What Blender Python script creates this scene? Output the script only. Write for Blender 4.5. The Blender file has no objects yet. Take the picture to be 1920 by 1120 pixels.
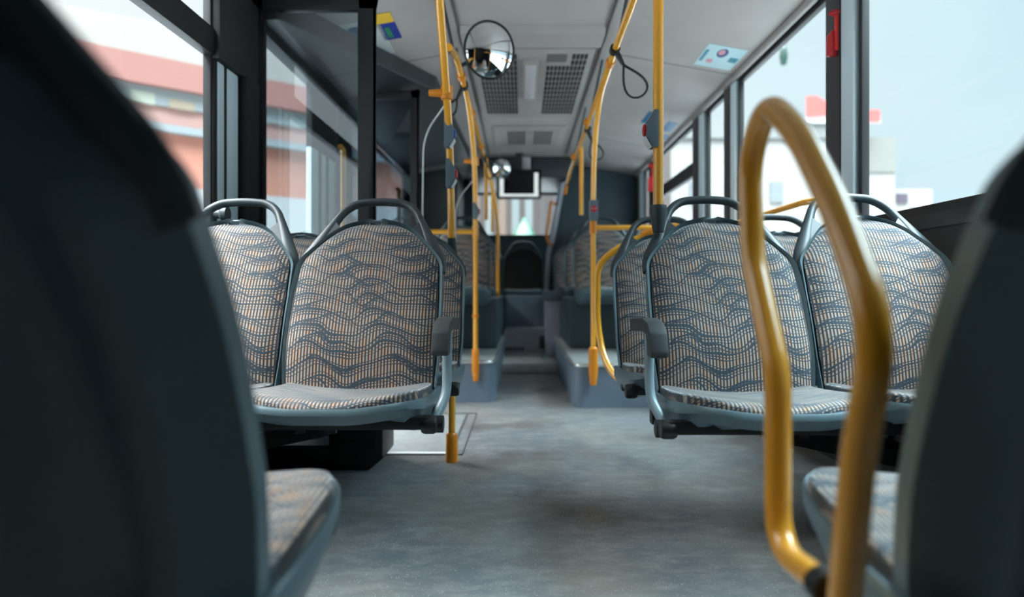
import bpy, bmesh, math, random
from mathutils import Vector, Matrix
random.seed(7)
S = bpy.context.scene
C = S.collection

# ---------------------------------------------------------------- camera
cd = bpy.data.cameras.new('camera'); cam = bpy.data.objects.new('camera', cd); C.objects.link(cam)
cam.location = (0, 0, .77); cam.rotation_euler = (math.pi/2, 0, 0)
cd.sensor_width = 36; cd.lens = 22.5
cd.shift_x = -18/1920; cd.shift_y = -17/1920
cd.clip_start = .02; cd.clip_end = 500
cd.dof.use_dof = True; cd.dof.focus_distance = 2.0; cd.dof.aperture_fstop = 1.45
S.camera = cam
# ---------------------------------------------------------------- view / world
S.view_settings.view_transform = 'Standard'; S.view_settings.look = 'None'
S.view_settings.gamma = 1; S.view_settings.use_curve_mapping = False
S.view_settings.exposure = 0.88
W = bpy.data.worlds.new('overcast_sky'); S.world = W; W.use_nodes = True
wn = W.node_tree.nodes; wl = W.node_tree.links
bg = wn['Background']
tc = wn.new('ShaderNodeTexCoord'); sx = wn.new('ShaderNodeSeparateXYZ')
wl.new(tc.outputs['Generated'], sx.inputs[0])
mr = wn.new('ShaderNodeMapRange'); mr.inputs[1].default_value = -.75; mr.inputs[2].default_value = .85
wl.new(sx.outputs[0], mr.inputs[0])
cr = wn.new('ShaderNodeValToRGB')
cr.color_ramp.elements[0].color = (.56, .57, .57, 1); cr.color_ramp.elements[1].color = (.31, .45, .51, 1)
e = cr.color_ramp.elements.new(.5); e.color = (.45, .52, .55, 1)
wl.new(mr.outputs[0], cr.inputs[0])
nz = wn.new('ShaderNodeTexNoise'); nz.inputs['Scale'].default_value = 2.2; nz.inputs['Detail'].default_value = 3
wl.new(tc.outputs['Generated'], nz.inputs['Vector'])
mx = wn.new('ShaderNodeMix'); mx.data_type = 'RGBA'; mx.inputs[7].default_value = (.52, .58, .60, 1)
m2 = wn.new('ShaderNodeMapRange'); m2.inputs[1].default_value = .45; m2.inputs[2].default_value = .75; m2.inputs[4].default_value = .5
wl.new(nz.outputs[0], m2.inputs[0]); wl.new(m2.outputs[0], mx.inputs[0]); wl.new(cr.outputs[0], mx.inputs[6])
wl.new(mx.outputs[2], bg.inputs[0])
# upper sky boosted far beyond a real overcast, added to light the interior
hz = wn.new('ShaderNodeMapRange'); hz.interpolation_type = 'SMOOTHSTEP'; hz.inputs[1].default_value = .50; hz.inputs[2].default_value = .85; hz.inputs[3].default_value = 1.0; hz.inputs[4].default_value = 34.0
wl.new(sx.outputs[2], hz.inputs[0]); wl.new(hz.outputs[0], bg.inputs[1])

# ---------------------------------------------------------------- materials
def principled(name, col, rough=.5, metal=0., **kw):
    m = bpy.data.materials.new(name); m.use_nodes = True
    b = m.node_tree.nodes['Principled BSDF']
    b.inputs['Base Color'].default_value = (*col, 1); b.inputs['Roughness'].default_value = rough
    b.inputs['Metallic'].default_value = metal
    for k, v in kw.items(): b.inputs[k.replace('_', ' ')].default_value = v
    return m
def noisy(name, c1, c2, scale=30, rough=.5, bump=0., detail=4, **kw):
    m = principled(name, c1, rough, **kw); n = m.node_tree.nodes; l = m.node_tree.links; b = n['Principled BSDF']
    t = n.new('ShaderNodeTexCoord'); z = n.new('ShaderNodeTexNoise'); z.inputs['Scale'].default_value = scale; z.inputs['Detail'].default_value = detail
    l.new(t.outputs['Object'], z.inputs['Vector'])
    r = n.new('ShaderNodeValToRGB'); r.color_ramp.elements[0].color = (*c1, 1); r.color_ramp.elements[1].color = (*c2, 1)
    r.color_ramp.elements[0].position = .35; r.color_ramp.elements[1].position = .65
    l.new(z.outputs[0], r.inputs[0]); l.new(r.outputs[0], b.inputs['Base Color'])
    if bump:
        bp = n.new('ShaderNodeBump'); bp.inputs['Strength'].default_value = bump; bp.inputs['Distance'].default_value = .002
        l.new(z.outputs[0], bp.inputs['Height']); l.new(bp.outputs[0], b.inputs['Normal'])
    return m
M = {}
M['shell'] = noisy('slate_plastic', (.125, .19, .22), (.14, .21, .24), 220, .36, .05)
M['hoop'] = noisy('dark_plastic', (.036, .052, .060), (.044, .062, .071), 200, .42, .06)
M['arm'] = noisy('armrest_rubber', (.045, .052, .057), (.055, .062, .067), 300, .5, .08)
M['armtube'] = principled('grey_tube', (.26, .35, .39), .3)
M['black'] = principled('black_steel', (.008, .009, .010), .45)
M['rubber'] = principled('black_rubber', (.010, .011, .013), .5)
M['yellow'] = noisy('yellow_powder_coat', (.96, .42, .03), (.98, .45, .036), 6, .25, Coat_Weight=1.0, Coat_Roughness=.10)
M['orange'] = principled('orange_plastic', (.78, .26, .015), .35)
M['ceil'] = noisy('grey_ceiling_panel', (.36, .34, .33), (.40, .378, .37), 3, .55)
M['ceil_d'] = noisy('ceiling_duct', (.32, .30, .295), (.35, .33, .32), 3, .5)
M['slot'] = principled('slot_black', (.012, .012, .014), .7)
M['seam'] = principled('ceiling_seam', (.12, .115, .115), .6)
M['header'] = noisy('door_header', (.018, .022, .027), (.024, .029, .034), 5, .45)
M['panel'] = noisy('dark_side_panel', (.022, .020, .021), (.03, .027, .028), 6, .55)
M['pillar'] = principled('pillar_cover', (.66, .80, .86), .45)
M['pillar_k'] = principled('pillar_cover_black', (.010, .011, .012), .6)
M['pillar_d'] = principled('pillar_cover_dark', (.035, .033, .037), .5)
M['platform'] = noisy('platform_side', (.14, .19, .25), (.17, .22, .28), 8, .4)
M['plat_top'] = noisy('platform_top', (.25, .27, .27), (.34, .36, .35), 12, .35)
M['alu'] = principled('aluminium_edge', (.75, .78, .78), .25, .9)
M['teal'] = noisy('dark_teal_panel', (.045, .075, .09), (.055, .09, .105), 4, .45)
M['greypur'] = noisy('light_grey_cabinet', (.42, .45, .52), (.48, .51, .58), 6, .45)
M['white'] = principled('white_plastic', (.75, .77, .77), .35)
M['red'] = principled('red_plastic', (.55, .015, .02), .35)
M['blue'] = principled('blue_plastic', (.02, .10, .45), .35)
M['grey'] = principled('button_grey', (.13, .18, .22), .4)
M['mirror'] = principled('mirror_glass', (.93, .95, .95), .02, 1.0)
M['lamp'] = principled('lamp_cover', (.5, .49, .52), .3)
M['leather'] = principled('dark_seat_cloth', (.018, .016, .016), .6)
M['bezel_glow'] = principled('glowing_bezel_white', (.8, .82, .82), .4, Emission_Color=(.85, .9, .88, 1), Emission_Strength=.28)  # emission added to make the white monitor bezel bright
M['screen'] = principled('screen_black', (.006, .006, .007), .2)

def glass(name, tint, gl=.06, rough=0., k=.9):
    m = bpy.data.materials.new(name); m.use_nodes = True; n = m.node_tree.nodes; l = m.node_tree.links; n.clear()
    o = n.new('ShaderNodeOutputMaterial'); t = n.new('ShaderNodeBsdfTransparent'); t.inputs[0].default_value = (*tint, 1)
    g = n.new('ShaderNodeBsdfGlossy'); g.inputs['Roughness'].default_value = rough; g.inputs[0].default_value = (.95, .97, 1, 1)
    f = n.new('ShaderNodeFresnel'); f.inputs[0].default_value = 1.5
    a = n.new('ShaderNodeMath'); a.operation = 'MULTIPLY_ADD'; a.inputs[1].default_value = k; a.inputs[2].default_value = gl; a.use_clamp = True
    l.new(f.outputs[0], a.inputs[0]); x = n.new('ShaderNodeMixShader'); l.new(a.outputs[0], x.inputs[0])
    l.new(t.outputs[0], x.inputs[1]); l.new(g.outputs[0], x.inputs[2]); l.new(x.outputs[0], o.inputs[0]); return m
M['glass'] = glass('window_glass', (.97, .99, .99), .0, k=.03)
M['tint'] = glass('tinted_door_glass', (.72, .78, .80), .10)
M['dark_glass'] = glass('dark_tinted_glass', (.40, .46, .50), .05)

class NT:  # tiny math-node helper
    def __init__(s, m): s.n = m.node_tree.nodes; s.l = m.node_tree.links
    def m(s, op, a, b=None, c=None, clamp=False):
        x = s.n.new('ShaderNodeMath'); x.operation = op; x.use_clamp = clamp
        for i, v in enumerate((a, b, c)):
            if v is None: continue
            if isinstance(v, (int, float)): x.inputs[i].default_value = v
            else: s.l.new(v, x.inputs[i])
        return x.outputs[0]
    def step(s, x, lo, hi):
        r = s.n.new('ShaderNodeMapRange'); r.inputs[1].default_value = lo; r.inputs[2].default_value = hi; s.l.new(x, r.inputs[0]); return r.outputs[0]
    def mix(s, f, a, b):
        x = s.n.new('ShaderNodeMix'); x.data_type = 'RGBA'; s.l.new(f, x.inputs[0])
        for i, v in ((6, a), (7, b)):
            if isinstance(v, tuple): x.inputs[i].default_value = (*v, 1)
            else: s.l.new(v, x.inputs[i])
        return x.outputs[2]
def fabric():
    m = principled('wave_stripe_fabric', (.3, .3, .3), .75); t = NT(m); n, l = t.n, t.l; b = n['Principled BSDF']
    uv = n.new('ShaderNodeUVMap'); uv.uv_map = 'UVMap'
    sp = n.new('ShaderNodeSeparateXYZ'); l.new(uv.outputs[0], sp.inputs[0]); u, v = sp.outputs[0], sp.outputs[1]
    nz = n.new('ShaderNodeTexNoise'); nz.inputs['Scale'].default_value = 5.5; nz.inputs['Detail'].default_value = 1; l.new(uv.outputs[0], nz.inputs['Vector'])
    ns = t.m('SUBTRACT', nz.outputs[0], .5)
    def wave(per, amp, kv, ph, nzw):
        a = t.m('MULTIPLY', u, 2*math.pi/per); a = t.m('MULTIPLY_ADD', v, kv, a); a = t.m('MULTIPLY_ADD', ns, nzw, a); a = t.m('ADD', a, ph)
        return t.m('MULTIPLY_ADD', t.m('SINE', a), amp, v)
    def lines(w, per, width, ph=0.):
        f = t.m('FRACT', t.m('ADD', t.m('DIVIDE', w, per), 10+ph)); d = t.m('ABSOLUTE', t.m('SUBTRACT', f, .5))
        h = t.m('MULTIPLY', wm, width/per/2); return t.step(t.m('SUBTRACT', d, h), .0006/per, -.0006/per)
    w1 = wave(.235, .019, 7, 0, 6); w2 = wave(.215, .023, -6, .6, 6)
    wm = t.m('MULTIPLY_ADD', t.m('SINE', t.m('ADD', t.m('MULTIPLY', u, 27), t.m('MULTIPLY', v, 19))), .35, .85)
    d = lines(w1, .052, .0085)
    for w_, p_, wd, ph in ((w1, .052, .0034, .18), (w1, .052, .0034, .35), (w1, .052, .0030, -.20), (w2, .068, .0068, .3), (w2, .068, .0034, .44)):
        d = t.m('MAXIMUM', d, lines(w_, p_, wd, ph))
    ss = t.m('ABSOLUTE', t.m('SUBTRACT', t.m('FRACT', t.m('ADD', t.m('DIVIDE', u, .0100), 100)), .5))
    st = t.step(ss, .27, .21)
    cell = t.m('FLOOR', t.m('ADD', t.m('DIVIDE', u, .0100), 100)); rn = n.new('ShaderNodeTexNoise'); rn.noise_dimensions = '2D'; rn.inputs['Scale'].default_value = 1
    cb = n.new('ShaderNodeCombineXYZ'); l.new(t.m('MULTIPLY', cell, .73), cb.inputs[0]); l.new(t.m('MULTIPLY', v, 14), cb.inputs[1]); l.new(cb.outputs[0], rn.inputs['Vector'])
    tan = t.mix(t.step(rn.outputs[0], .48, .66), (.42, .36, .315), (.52, .32, .20))
    gap = (.052, .038, .036)
    base = t.mix(st, gap, tan)
    col = t.mix(d, base, (.032, .052, .072))
    l.new(col, b.inputs['Base Color'])
    b.inputs['Sheen Weight'].default_value = .8; b.inputs['Sheen Roughness'].default_value = .35; b.inputs['Sheen Tint'].default_value = (.75, .88, .95, 1)
    bp = n.new('ShaderNodeBump'); bp.inputs['Distance'].default_value = .001; bp.inputs['Strength'].default_value = .5
    l.new(t.m('SUBTRACT', st, d), bp.inputs['Height']); l.new(bp.outputs[0], b.inputs['Normal'])
    return m
M['fabric'] = fabric()
def floor_mat():
    m = principled('speckled_vinyl_floor', (.2, .2, .2), .42); t = NT(m); n, l = t.n, t.l; b = n['Principled BSDF']
    tc = n.new('ShaderNodeTexCoord')
    def noise(sc, det=4, rg=.55, stretch=None):
        z = n.new('ShaderNodeTexNoise'); z.inputs['Scale'].default_value = sc; z.inputs['Detail'].default_value = det; z.inputs['Roughness'].default_value = rg
        if stretch:
            mp = n.new('ShaderNodeMapping'); mp.inputs['Scale'].default_value = stretch; l.new(tc.outputs['Object'], mp.inputs[0]); l.new(mp.outputs[0], z.inputs['Vector'])
        else: l.new(tc.outputs['Object'], z.inputs['Vector'])
        return z.outputs[0]
    a = t.mix(t.step(noise(1.7, 3), .42, .62), (.145, .162, .18), (.20, .195, .18))
    c = t.mix(t.step(noise(9, 6, .7, (1, 2.2, 1)), .45, .7), a, (.27, .27, .26))
    c = t.mix(t.step(noise(1.3, 5, .6), .50, .66), c, (.085, .072, .066))
    sp = n.new('ShaderNodeTexVoronoi'); sp.inputs['Scale'].default_value = 150; l.new(tc.outputs['Object'], sp.inputs['Vector'])
    cs = n.new('ShaderNodeSeparateXYZ'); l.new(sp.outputs['Color'], cs.inputs[0])
    fl = t.m('MULTIPLY', t.step(sp.outputs['Distance'], .28, .18), t.m('GREATER_THAN', cs.outputs[0], .80))
    c = t.mix(fl, c, (.45, .50, .55))
    l.new(c, b.inputs['Base Color'])
    l.new(t.m('MULTIPLY_ADD', noise(6, 5), .35, .25), b.inputs['Roughness'])
    bp = n.new('ShaderNodeBump'); bp.inputs['Distance'].default_value = .001; bp.inputs['Strength'].default_value = .3
    l.new(noise(120, 2), bp.inputs['Height']); l.new(bp.outputs[0], b.inputs['Normal'])
    return m
M['floor'] = floor_mat()

# ---------------------------------------------------------------- mesh helpers
class MB:
    def __init__(s): s.v = []; s.f = []; s.uv = {}
    def add(s, vs, fs):
        o = len(s.v); s.v += [tuple(p) for p in vs]; s.f += [tuple(i+o for i in f) for f in fs]; return o
    def box(s, x0, x1, y0, y1, z0, z1):
        s.add([(x, y, z) for x in (x0, x1) for y in (y0, y1) for z in (z0, z1)],
              [(0, 1, 3, 2), (4, 6, 7, 5), (0, 4, 5, 1), (2, 3, 7, 6), (0, 2, 6, 4), (1, 5, 7, 3)]); return s
    def beam(s, a, b, w, h, up=(0, 0, 1)):
        a, b = Vector(a), Vector(b); d = (b-a).normalized(); r = d.cross(Vector(up)).normalized(); u = r.cross(d)
        vs = [p+r*sx*w/2+u*sz*h/2 for p in (a, b) for sx, sz in ((-1, -1), (1, -1), (1, 1), (-1, 1))]
        s.add(vs, [(0, 1, 2, 3), (7, 6, 5, 4)]+[(i, i+4, (i+1) % 4+4, (i+1) % 4) for i in range(4)]); return s
    def prism(s, pts, axis, t0, t1):   # pts 2D in the two other axes
        def P(p, t): return {'x': (t, p[0], p[1]), 'y': (p[0], t, p[1]), 'z': (p[0], p[1], t)}[axis]
        n = len(pts); s.add([P(p, t0) for p in pts]+[P(p, t1) for p in pts],
              [tuple(range(n)), tuple(range(2*n-1, n-1, -1))]+[(i, i+n, (i+1) % n+n, (i+1) % n) for i in range(n)]); return s
    def tube(s, pts, r, seg=14, caps=True, squash=1., up=None, closed=False):
        pts = [Vector(p) for p in pts]; n = len(pts); rs = r if isinstance(r, (list, tuple)) else [r]*n
        vs = []; nr = None
        for i, p in enumerate(pts):
            d = ((pts[(i+1) % n] if closed or i < n-1 else p)-(pts[i-1] if closed or i > 0 else p)).normalized()
            if nr is None:
                nr = d.orthogonal().normalized() if up is None else Vector(up)
            nr = (nr-d*nr.dot(d)).normalized(); bi = d.cross(nr)
            for k in range(seg):
                a = 2*math.pi*k/seg; vs.append(p+nr*math.cos(a)*rs[i]*squash+bi*math.sin(a)*rs[i])
        fs = [(i*seg+k, i*seg+(k+1) % seg, ((i+1) % n)*seg+(k+1) % seg, ((i+1) % n)*seg+k) for i in range(n if closed else n-1) for k in range(seg)]
        if caps and not closed: fs += [tuple(range(seg-1, -1, -1)), tuple(range((n-1)*seg, n*seg))]
        s.add(vs, fs); return s
    def lathe(s, prof, seg=32, o=(0, 0, 0), axis='z'):
        vs = []
        for r, h in prof:
            for k in range(seg):
                a = 2*math.pi*k/seg; x, y = r*math.cos(a), r*math.sin(a)
                q = {'z': (x, y, h), 'y': (x, h, y), 'x': (h, x, y)}[axis]; vs.append((q[0]+o[0], q[1]+o[1], q[2]+o[2]))
        n = len(prof)
        s.add(vs, [(i*seg+k, i*seg+(k+1) % seg, (i+1)*seg+(k+1) % seg, (i+1)*seg+k) for i in range(n-1) for k in range(seg)]+[tuple(range(seg)), tuple(range((n-1)*seg, n*seg))]); return s
    def grid(s, P, nu, nv, flip=False):
        vs = [P(i/nu, j/nv) for j in range(nv+1) for i in range(nu+1)]
        fs = [(j*(nu+1)+i, j*(nu+1)+i+1, (j+1)*(nu+1)+i+1, (j+1)*(nu+1)+i) for j in range(nv) for i in range(nu)]
        return s.add(vs, [f[::-1] for f in fs] if flip else fs)
    def mesh(s, name, mat, smooth=40, bevel=0, uv=None):
        me = bpy.data.meshes.new(name); me.from_pydata(s.v, [], s.f)
        if uv:
            ul = me.uv_layers.new(name='UVMap')
            for lp in me.loops: ul.data[lp.index].uv = uv[lp.vertex_index]
        bm = bmesh.new(); bm.from_mesh(me); bmesh.ops.remove_doubles(bm, verts=bm.verts, dist=1e-5)
        bmesh.ops.dissolve_degenerate(bm, edges=bm.edges, dist=1e-6)
        bmesh.ops.recalc_face_normals(bm, faces=bm.faces)
        if bevel:
            es = [e for e in bm.edges if len(e.link_faces) == 2 and e.calc_face_angle(0) > .5]
            bmesh.ops.bevel(bm, geom=es, offset=bevel, segments=2, affect='EDGES', profile=.6, clamp_overlap=True)
        bm.to_mesh(me); bm.free()
        if smooth:
            me.shade_smooth(); me.set_sharp_from_angle(angle=math.radians(smooth))
        me.materials.append(mat); return me
    def build(s, name, mat, parent=None, loc=None, label=None, **kw):
        o = bpy.data.objects.new(name, s.mesh(name, mat, **kw)); C.objects.link(o)
        if parent: o.parent = parent
        if loc: o.location = loc
        if label: o['label'] = label
        return o
def fillet(pts, r, n=7):
    pts = [Vector(p) for p in pts]; out = [pts[0]]
    for i in range(1, len(pts)-1):
        rr = r[i-1] if isinstance(r, (list, tuple)) else r
        a, p, b = pts[i-1], pts[i], pts[i+1]; da, db = (a-p), (b-p)
        L = min(rr, da.length*.49, db.length*.49); p0, p1 = p+da.normalized()*L, p+db.normalized()*L
        for k in range(n+1):
            t = k/n; out.append(p0*(1-t)**2+p*2*t*(1-t)+p1*t*t)
    out.append(pts[-1]); return out
def tag(o, label, cat, group=None):
    o['label'] = label; o['category'] = cat
    if group: o['group'] = group
    return o
def struct(o): o['kind'] = 'structure'; return o
def empty(name, loc, rz=0):
    o = bpy.data.objects.new(name, None); C.objects.link(o); o.location = loc; o.rotation_euler = (0, 0, rz); o.empty_display_size = .1; return o
def dup(o, parent=None):
    c = o.copy(); C.objects.link(c)
    if parent: c.parent = parent
    for k in o.children: dup(k, c)
    return c

XL, XR, YB, YE = -1.27, 1.41, -1.6, 8.6
# ================================================================ room shell
struct(MB().box(XL-.06, XR+.06, YB, YE, -.08, 0).build('floor', M['floor'], smooth=0))
# ceiling: centre panel and two sloping side panels
CXL, CXR, CZ = -.41, .54, 2.30
b = MB().box(CXL, CXR, YB, YE, CZ, CZ+.03)
b.prism([(CXR, CZ), (XR-.06, 2.155), (XR+.06, 2.145), (XR+.06, 2.20), (CXR, CZ+.04)], 'y', YB, YE)
b.prism([(CXL, CZ), (XL+.06, 2.155), (XL-.06, 2.145), (XL-.06, 2.20), (CXL, CZ+.04)], 'y', YB, YE)
struct(b.build('ceiling', M['ceil'], smooth=0))
for i, x in enumerate((CXL, CXR)):
    struct(MB().box(x-.035, x+.035, YB, 7.2, CZ-.022, CZ+.004).build('trim_%d' % (i+1), M['ceil_d'], bevel=.006))
    s_ = -1 if i == 0 else 1
    struct(MB().box(x-.006-s_*.042, x+.006-s_*.042, YB, 7.2, CZ-.012, CZ+.002).build('trim_%d' % (i+3), M['seam'], smooth=0))
b = MB()
for Y in (1.9, 4.12, 6.3):
    b.prism([(CXR+.04, CZ-.008), (XR-.04, 2.151), (XR-.04, 2.16), (CXR+.04, CZ+.003)], 'y', Y, Y+.012)
    b.prism([(CXL-.04, CZ-.008), (XL+.04, 2.151), (XL+.04, 2.16), (CXL-.04, CZ+.003)], 'y', Y, Y+.012)
struct(b.build('trim_5', M['seam'], smooth=0))
# cornice rail above right windows
struct(MB().tube([(XR-.035, YB, 2.140), (XR-.035, 7.7, 2.140)], .022, 12).build('trim_6', M['ceil_d']))
# right wall
def wall(name, x, segs, zs, zt, sgn):
    b = MB(); a, c = sorted((x, x+.018*sgn))
    b.box(a, c, YB, YE, 0, zs); b.box(a, c, YB, YE, zt, 2.2)
    y = YB
    for s0, s1 in segs: 
        b.box(a, c, y, s0, zs, zt); y = s1
    b.box(a, c, y, YE, zs, zt)
    return b
RW = [(.35, 2.64), (2.90, 4.12), (4.36, 4.84), (5.16, 6.78), (6.93, 7.30)]
struct(wall('wall_right', XR, RW, 1.04, 2.12, 1).build('wall_right', M['panel'], smooth=0))
struct(MB().box(XR-.012, XR, YB, 7.7, .98, 1.035).box(XR-.012, XR, YB, 7.7, .60, .61).build('trim_7', M['pillar_d'], bevel=.003))
struct(MB().box(XR-.006, XR+.002, 1.2, 7.3, 1.022, 1.027).build('trim_8', M['ceil'], smooth=0))
def window(n, x, sgn, y0, y1, z0, z1, transom=None, mat='glass', fr=.022):
    """black rubber frame around one pane"""
    b = MB(); a, c = sorted((x-sgn*.012, x+sgn*.020))
    b.box(a, c, y0, y1, z0-.012, z0+fr); b.box(a, c, y0, y1, z1-fr, z1+.012); b.box(a, c, y0-.01, y0+fr*.5, z0, z1); b.box(a, c, y1-fr*.5, y1+.01, z0, z1)
    if transom: b.box(a-(.012 if sgn > 0 else 0), c+(.012 if sgn < 0 else 0), y0, y1, transom[0], transom[1])
    f = struct(b.build('window_%d' % n, M['rubber'], bevel=.004))
    xx = x+sgn*.008
    MB().box(xx-.002, xx+.002, y0+.01, y1-.01, z0+.01, z1-.01).build('pane', M[mat], f, smooth=0)
    return f
for i, (y0, y1) in enumerate(RW):
    window(i+1, XR, 1, y0, y1, 1.04, 2.12, (1.69, 1.80) if i == 3 else None)
# pillars right: dark far strip, pale cover, black gasket
k = 10
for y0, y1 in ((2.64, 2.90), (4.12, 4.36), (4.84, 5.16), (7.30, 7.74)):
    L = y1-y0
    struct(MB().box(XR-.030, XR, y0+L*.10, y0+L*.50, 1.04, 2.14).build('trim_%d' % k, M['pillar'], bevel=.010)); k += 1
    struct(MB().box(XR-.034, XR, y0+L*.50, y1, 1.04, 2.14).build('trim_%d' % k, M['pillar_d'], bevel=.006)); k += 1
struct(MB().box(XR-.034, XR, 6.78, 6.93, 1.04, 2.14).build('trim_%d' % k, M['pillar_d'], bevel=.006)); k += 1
# left wall (door opening between 3.02 and 4.30)
LW = [(.45, 2.60), (4.75, 6.9)]
b = MB(); a, c = XL-.018, XL
b.box(a, c, YB, 2.98, 0, 1.0); b.box(a, c, 4.34, YE, 0, 1.30); b.box(a, c, YB, YE, 2.06, 2.2)
b.box(a, c, YB, .45, 1.0, 2.06); b.box(a, c, 2.60, 2.98, 1.0, 2.06); b.box(a, c, 4.34, 4.75, 1.3, 2.06); b.box(a, c, 6.9, YE, 1.3, 2.06)
struct(b.build('wall_left', M['pillar_k'], smooth=0))
window(6, XL, -1, .45, 2.60, 1.0, 2.06, (1.72, 1.83))
window(7, XL, -1, 4.75, 6.9, 1.3, 2.0)
struct(MB().box(XL, XL+.022, 2.63, 2.69, 1.0, 1.71).box(XL, XL+.022, 2.715, 2.82, 1.0, 1.71).build('trim_%d' % k, M['pillar'], bevel=.008)); k += 1
struct(MB().box(XL, XL+.045, 2.60, 2.98, 1.71, 2.08).box(XL, XL+.018, 2.60, 2.98, .97, 1.72).box(XL, XL+.05, 2.84, 2.98, 0, 1.72).build('trim_%d' % k, M['pillar_k'], bevel=.006)); k += 1  # top black block paints the shade on the upper pillar
# door header, sloping dark cover from the wall up to the ceiling
b = MB(); P0 = [(XL, 3.02, 2.04), (XL, 6.9, 2.04), (-.56, 6.9, 2.16), (-.60, 4.5, 2.16), (XL+.12, 3.02, 2.05)]
P1 = [(XL, 3.02, 2.17), (XL, 6.9, 2.17), (-.56, 6.9, 2.29), (-.60, 4.5, 2.285), (XL+.12, 3.02, 2.19)]
b.add(P0+P1, [(0, 1, 2, 3, 4), (9, 8, 7, 6, 5)]+[(i, i+5, (i+1) % 5+5, (i+1) % 5) for i in range(5)])
struct(b.build('trim_%d' % k, M['header'], smooth=0, bevel=.01)); k += 1
struct(MB().box(XL-.03, XL+.03, 3.0, 3.03, 0, 2.05).box(XL-.03, XL+.03, 4.31, 4.36, 0, 2.05).box(XL-.03, XL+.04, 3.0, 4.36, 2.0, 2.06).build('trim_%d' % k, M['rubber'], bevel=.004)); k += 1
# end walls
struct(MB().box(XL-.06, XR+.06, YB-.06, YB, 0, 2.34).build('wall_front', M['panel'], smooth=0))
b = MB().box(XL-.06, XR+.06, YE, YE+.06, 0, 1.49).box(XL-.06, XR+.06, YE, YE+.06, 2.06, 2.34).box(XL-.06, -.62, YE, YE+.06, 1.49, 2.06).box(.62, XR+.06, YE, YE+.06, 1.49, 2.06)
struct(b.build('wall_back', M['teal'], smooth=0))
f = struct(MB().box(-.63, .63, YE-.015, YE+.01, 1.475, 1.505).box(-.63, .63, YE-.015, YE+.01, 2.03, 2.07).box(-.63, -.60, YE-.015, YE+.01, 1.49, 2.05).box(.60, .63, YE-.015, YE+.01, 1.49, 2.05).build('window_8', M['rubber'], bevel=.004))
MB().box(-.61, .61, YE+.02, YE+.024, 1.49, 2.05).build('pane', M['glass'], f, smooth=0)

# ---------------------------------------------------------------- doors (leaves folded inwards at both ends of the opening)
def leaf(n, Y, x0, x1, zt, post_l, post_r, mat='tint'):
    b = MB(); z0, t = .035, .02
    b.box(x0, x0+post_l, Y-t, Y+t, z0, zt); b.box(x1-post_r, x1, Y-t, Y+t, z0, zt)
    b.box(x0, x1, Y-t, Y+t, zt-.06, zt); b.box(x0, x1, Y-t, Y+t, z0, z0+.10)
    f = struct(b.build('door_%d' % n, M['rubber'], bevel=.008))
    MB().box(x0+post_l*.7, x1-post_r*.7, Y-.003, Y+.003, z0+.05, zt-.03).build('pane', M[mat], f, smooth=0)
    h = MB().tube(fillet([(x1-post_r-.09, Y+t, .95), (x1-post_r-.09, Y+t+.05, .95), (x1-post_r-.09, Y+t+.05, 1.45), (x1-post_r-.09, Y+t, 1.45)], .03), .014)
    h.build('handle', M['yellow'], f); return f
leaf(1, 3.03, -1.248, -.690, 2.145, .035, .083)
leaf(2, 4.32, -1.262, -.695, 2.11, .035, .055, 'dark_glass')
struct(MB().box(XL-.01, XL+.022, 3.80, 4.28, .03, 1.62).build('trim_%d' % k, M['pillar'], bevel=.008)); k += 1
struct(MB().box(XL-.01, XL+.026, 3.80, 4.28, 1.62, 2.0).box(XL+.02, XL+.03, 3.93, 3.97, .03, 1.62).box(XL+.02, XL+.03, 4.08, 4.12, .03, 1.62).build('trim_%d' % k, M['rubber'], bevel=.004)); k += 1

# ---------------------------------------------------------------- wheel-arch platforms, rear steps
def platform(x0, x1, y0, y1, z, corner, name):
    # aisle-front corner is rounded; corner is the x side facing the aisle
    sg = 1 if corner == 'hi' else -1
    r = .07; xc = x1 if sg > 0 else x0; xo = x0 if sg > 0 else x1
    pts = [(xo, y1), (xo, y0)]
    for i in range(7):
        a = math.pi/2*i/6; pts.append((xc-sg*r+sg*r*math.sin(a), y0+r-r*math.cos(a)))
    pts.append((xc, y1))
    o = struct(MB().prism(pts, 'z', 0, z-.012).build(name, M['platform'], smooth=30))
    MB().prism([(p[0], p[1]) for p in pts], 'z', z-.012, z).build('top_plate', M['plat_top'], o, smooth=0)
    edge = [(p[0]+0, p[1], z-.010) for p in pts[1:]]
    MB().tube(edge, .013, 8).build('nosing', M['alu'], o)
    return o
platform(XL, -.184, 4.36, 8.55, .285, 'hi', 'platform_left')
platform(.337, XR, 4.16, 8.55, .285, 'lo', 'platform_right')
struct(MB().box(-.184, .337, 5.9, 8.55, 0, .085).build('step_lower', noisy('pale_step', (.5, .52, .52), (.6, .62, .61), 12, .35), bevel=.008))
o = struct(MB().box(-.184, .337, 6.85, 8.55, .085, .345).build('step_upper', M['greypur'], smooth=0))
b = MB()
for i in range(5): b.box(-.17+i*.042, -.142+i*.042, 6.842, 6.85, .115, .150)
b.build('vent', M['slot'], o, smooth=0)
b = MB()
for i in range(7): b.box(.19, .26, 6.842, 6.85, .14+i*.02, .152+i*.02)
b.build('grille', M['slot'], o, smooth=0)
MB().box(-.184, .337, 6.835, 6.87, .345, .358).build('nosing', M['alu'], o, bevel=.003)
struct(MB().box(-.184, .337, 7.2, 8.55, .345, .70).build('rear_seat_base', M['platform'], bevel=.01))
# seat pedestals on the platforms
struct(MB().box(XL, -.20, 5.25, 8.5, .285, .70).build('seat_pedestal', M['teal'], bevel=.02))
struct(MB().box(.39, XR, 5.25, 7.74, .285, .70).build('seat_pedestal', M['teal'], bevel=.02))
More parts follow.
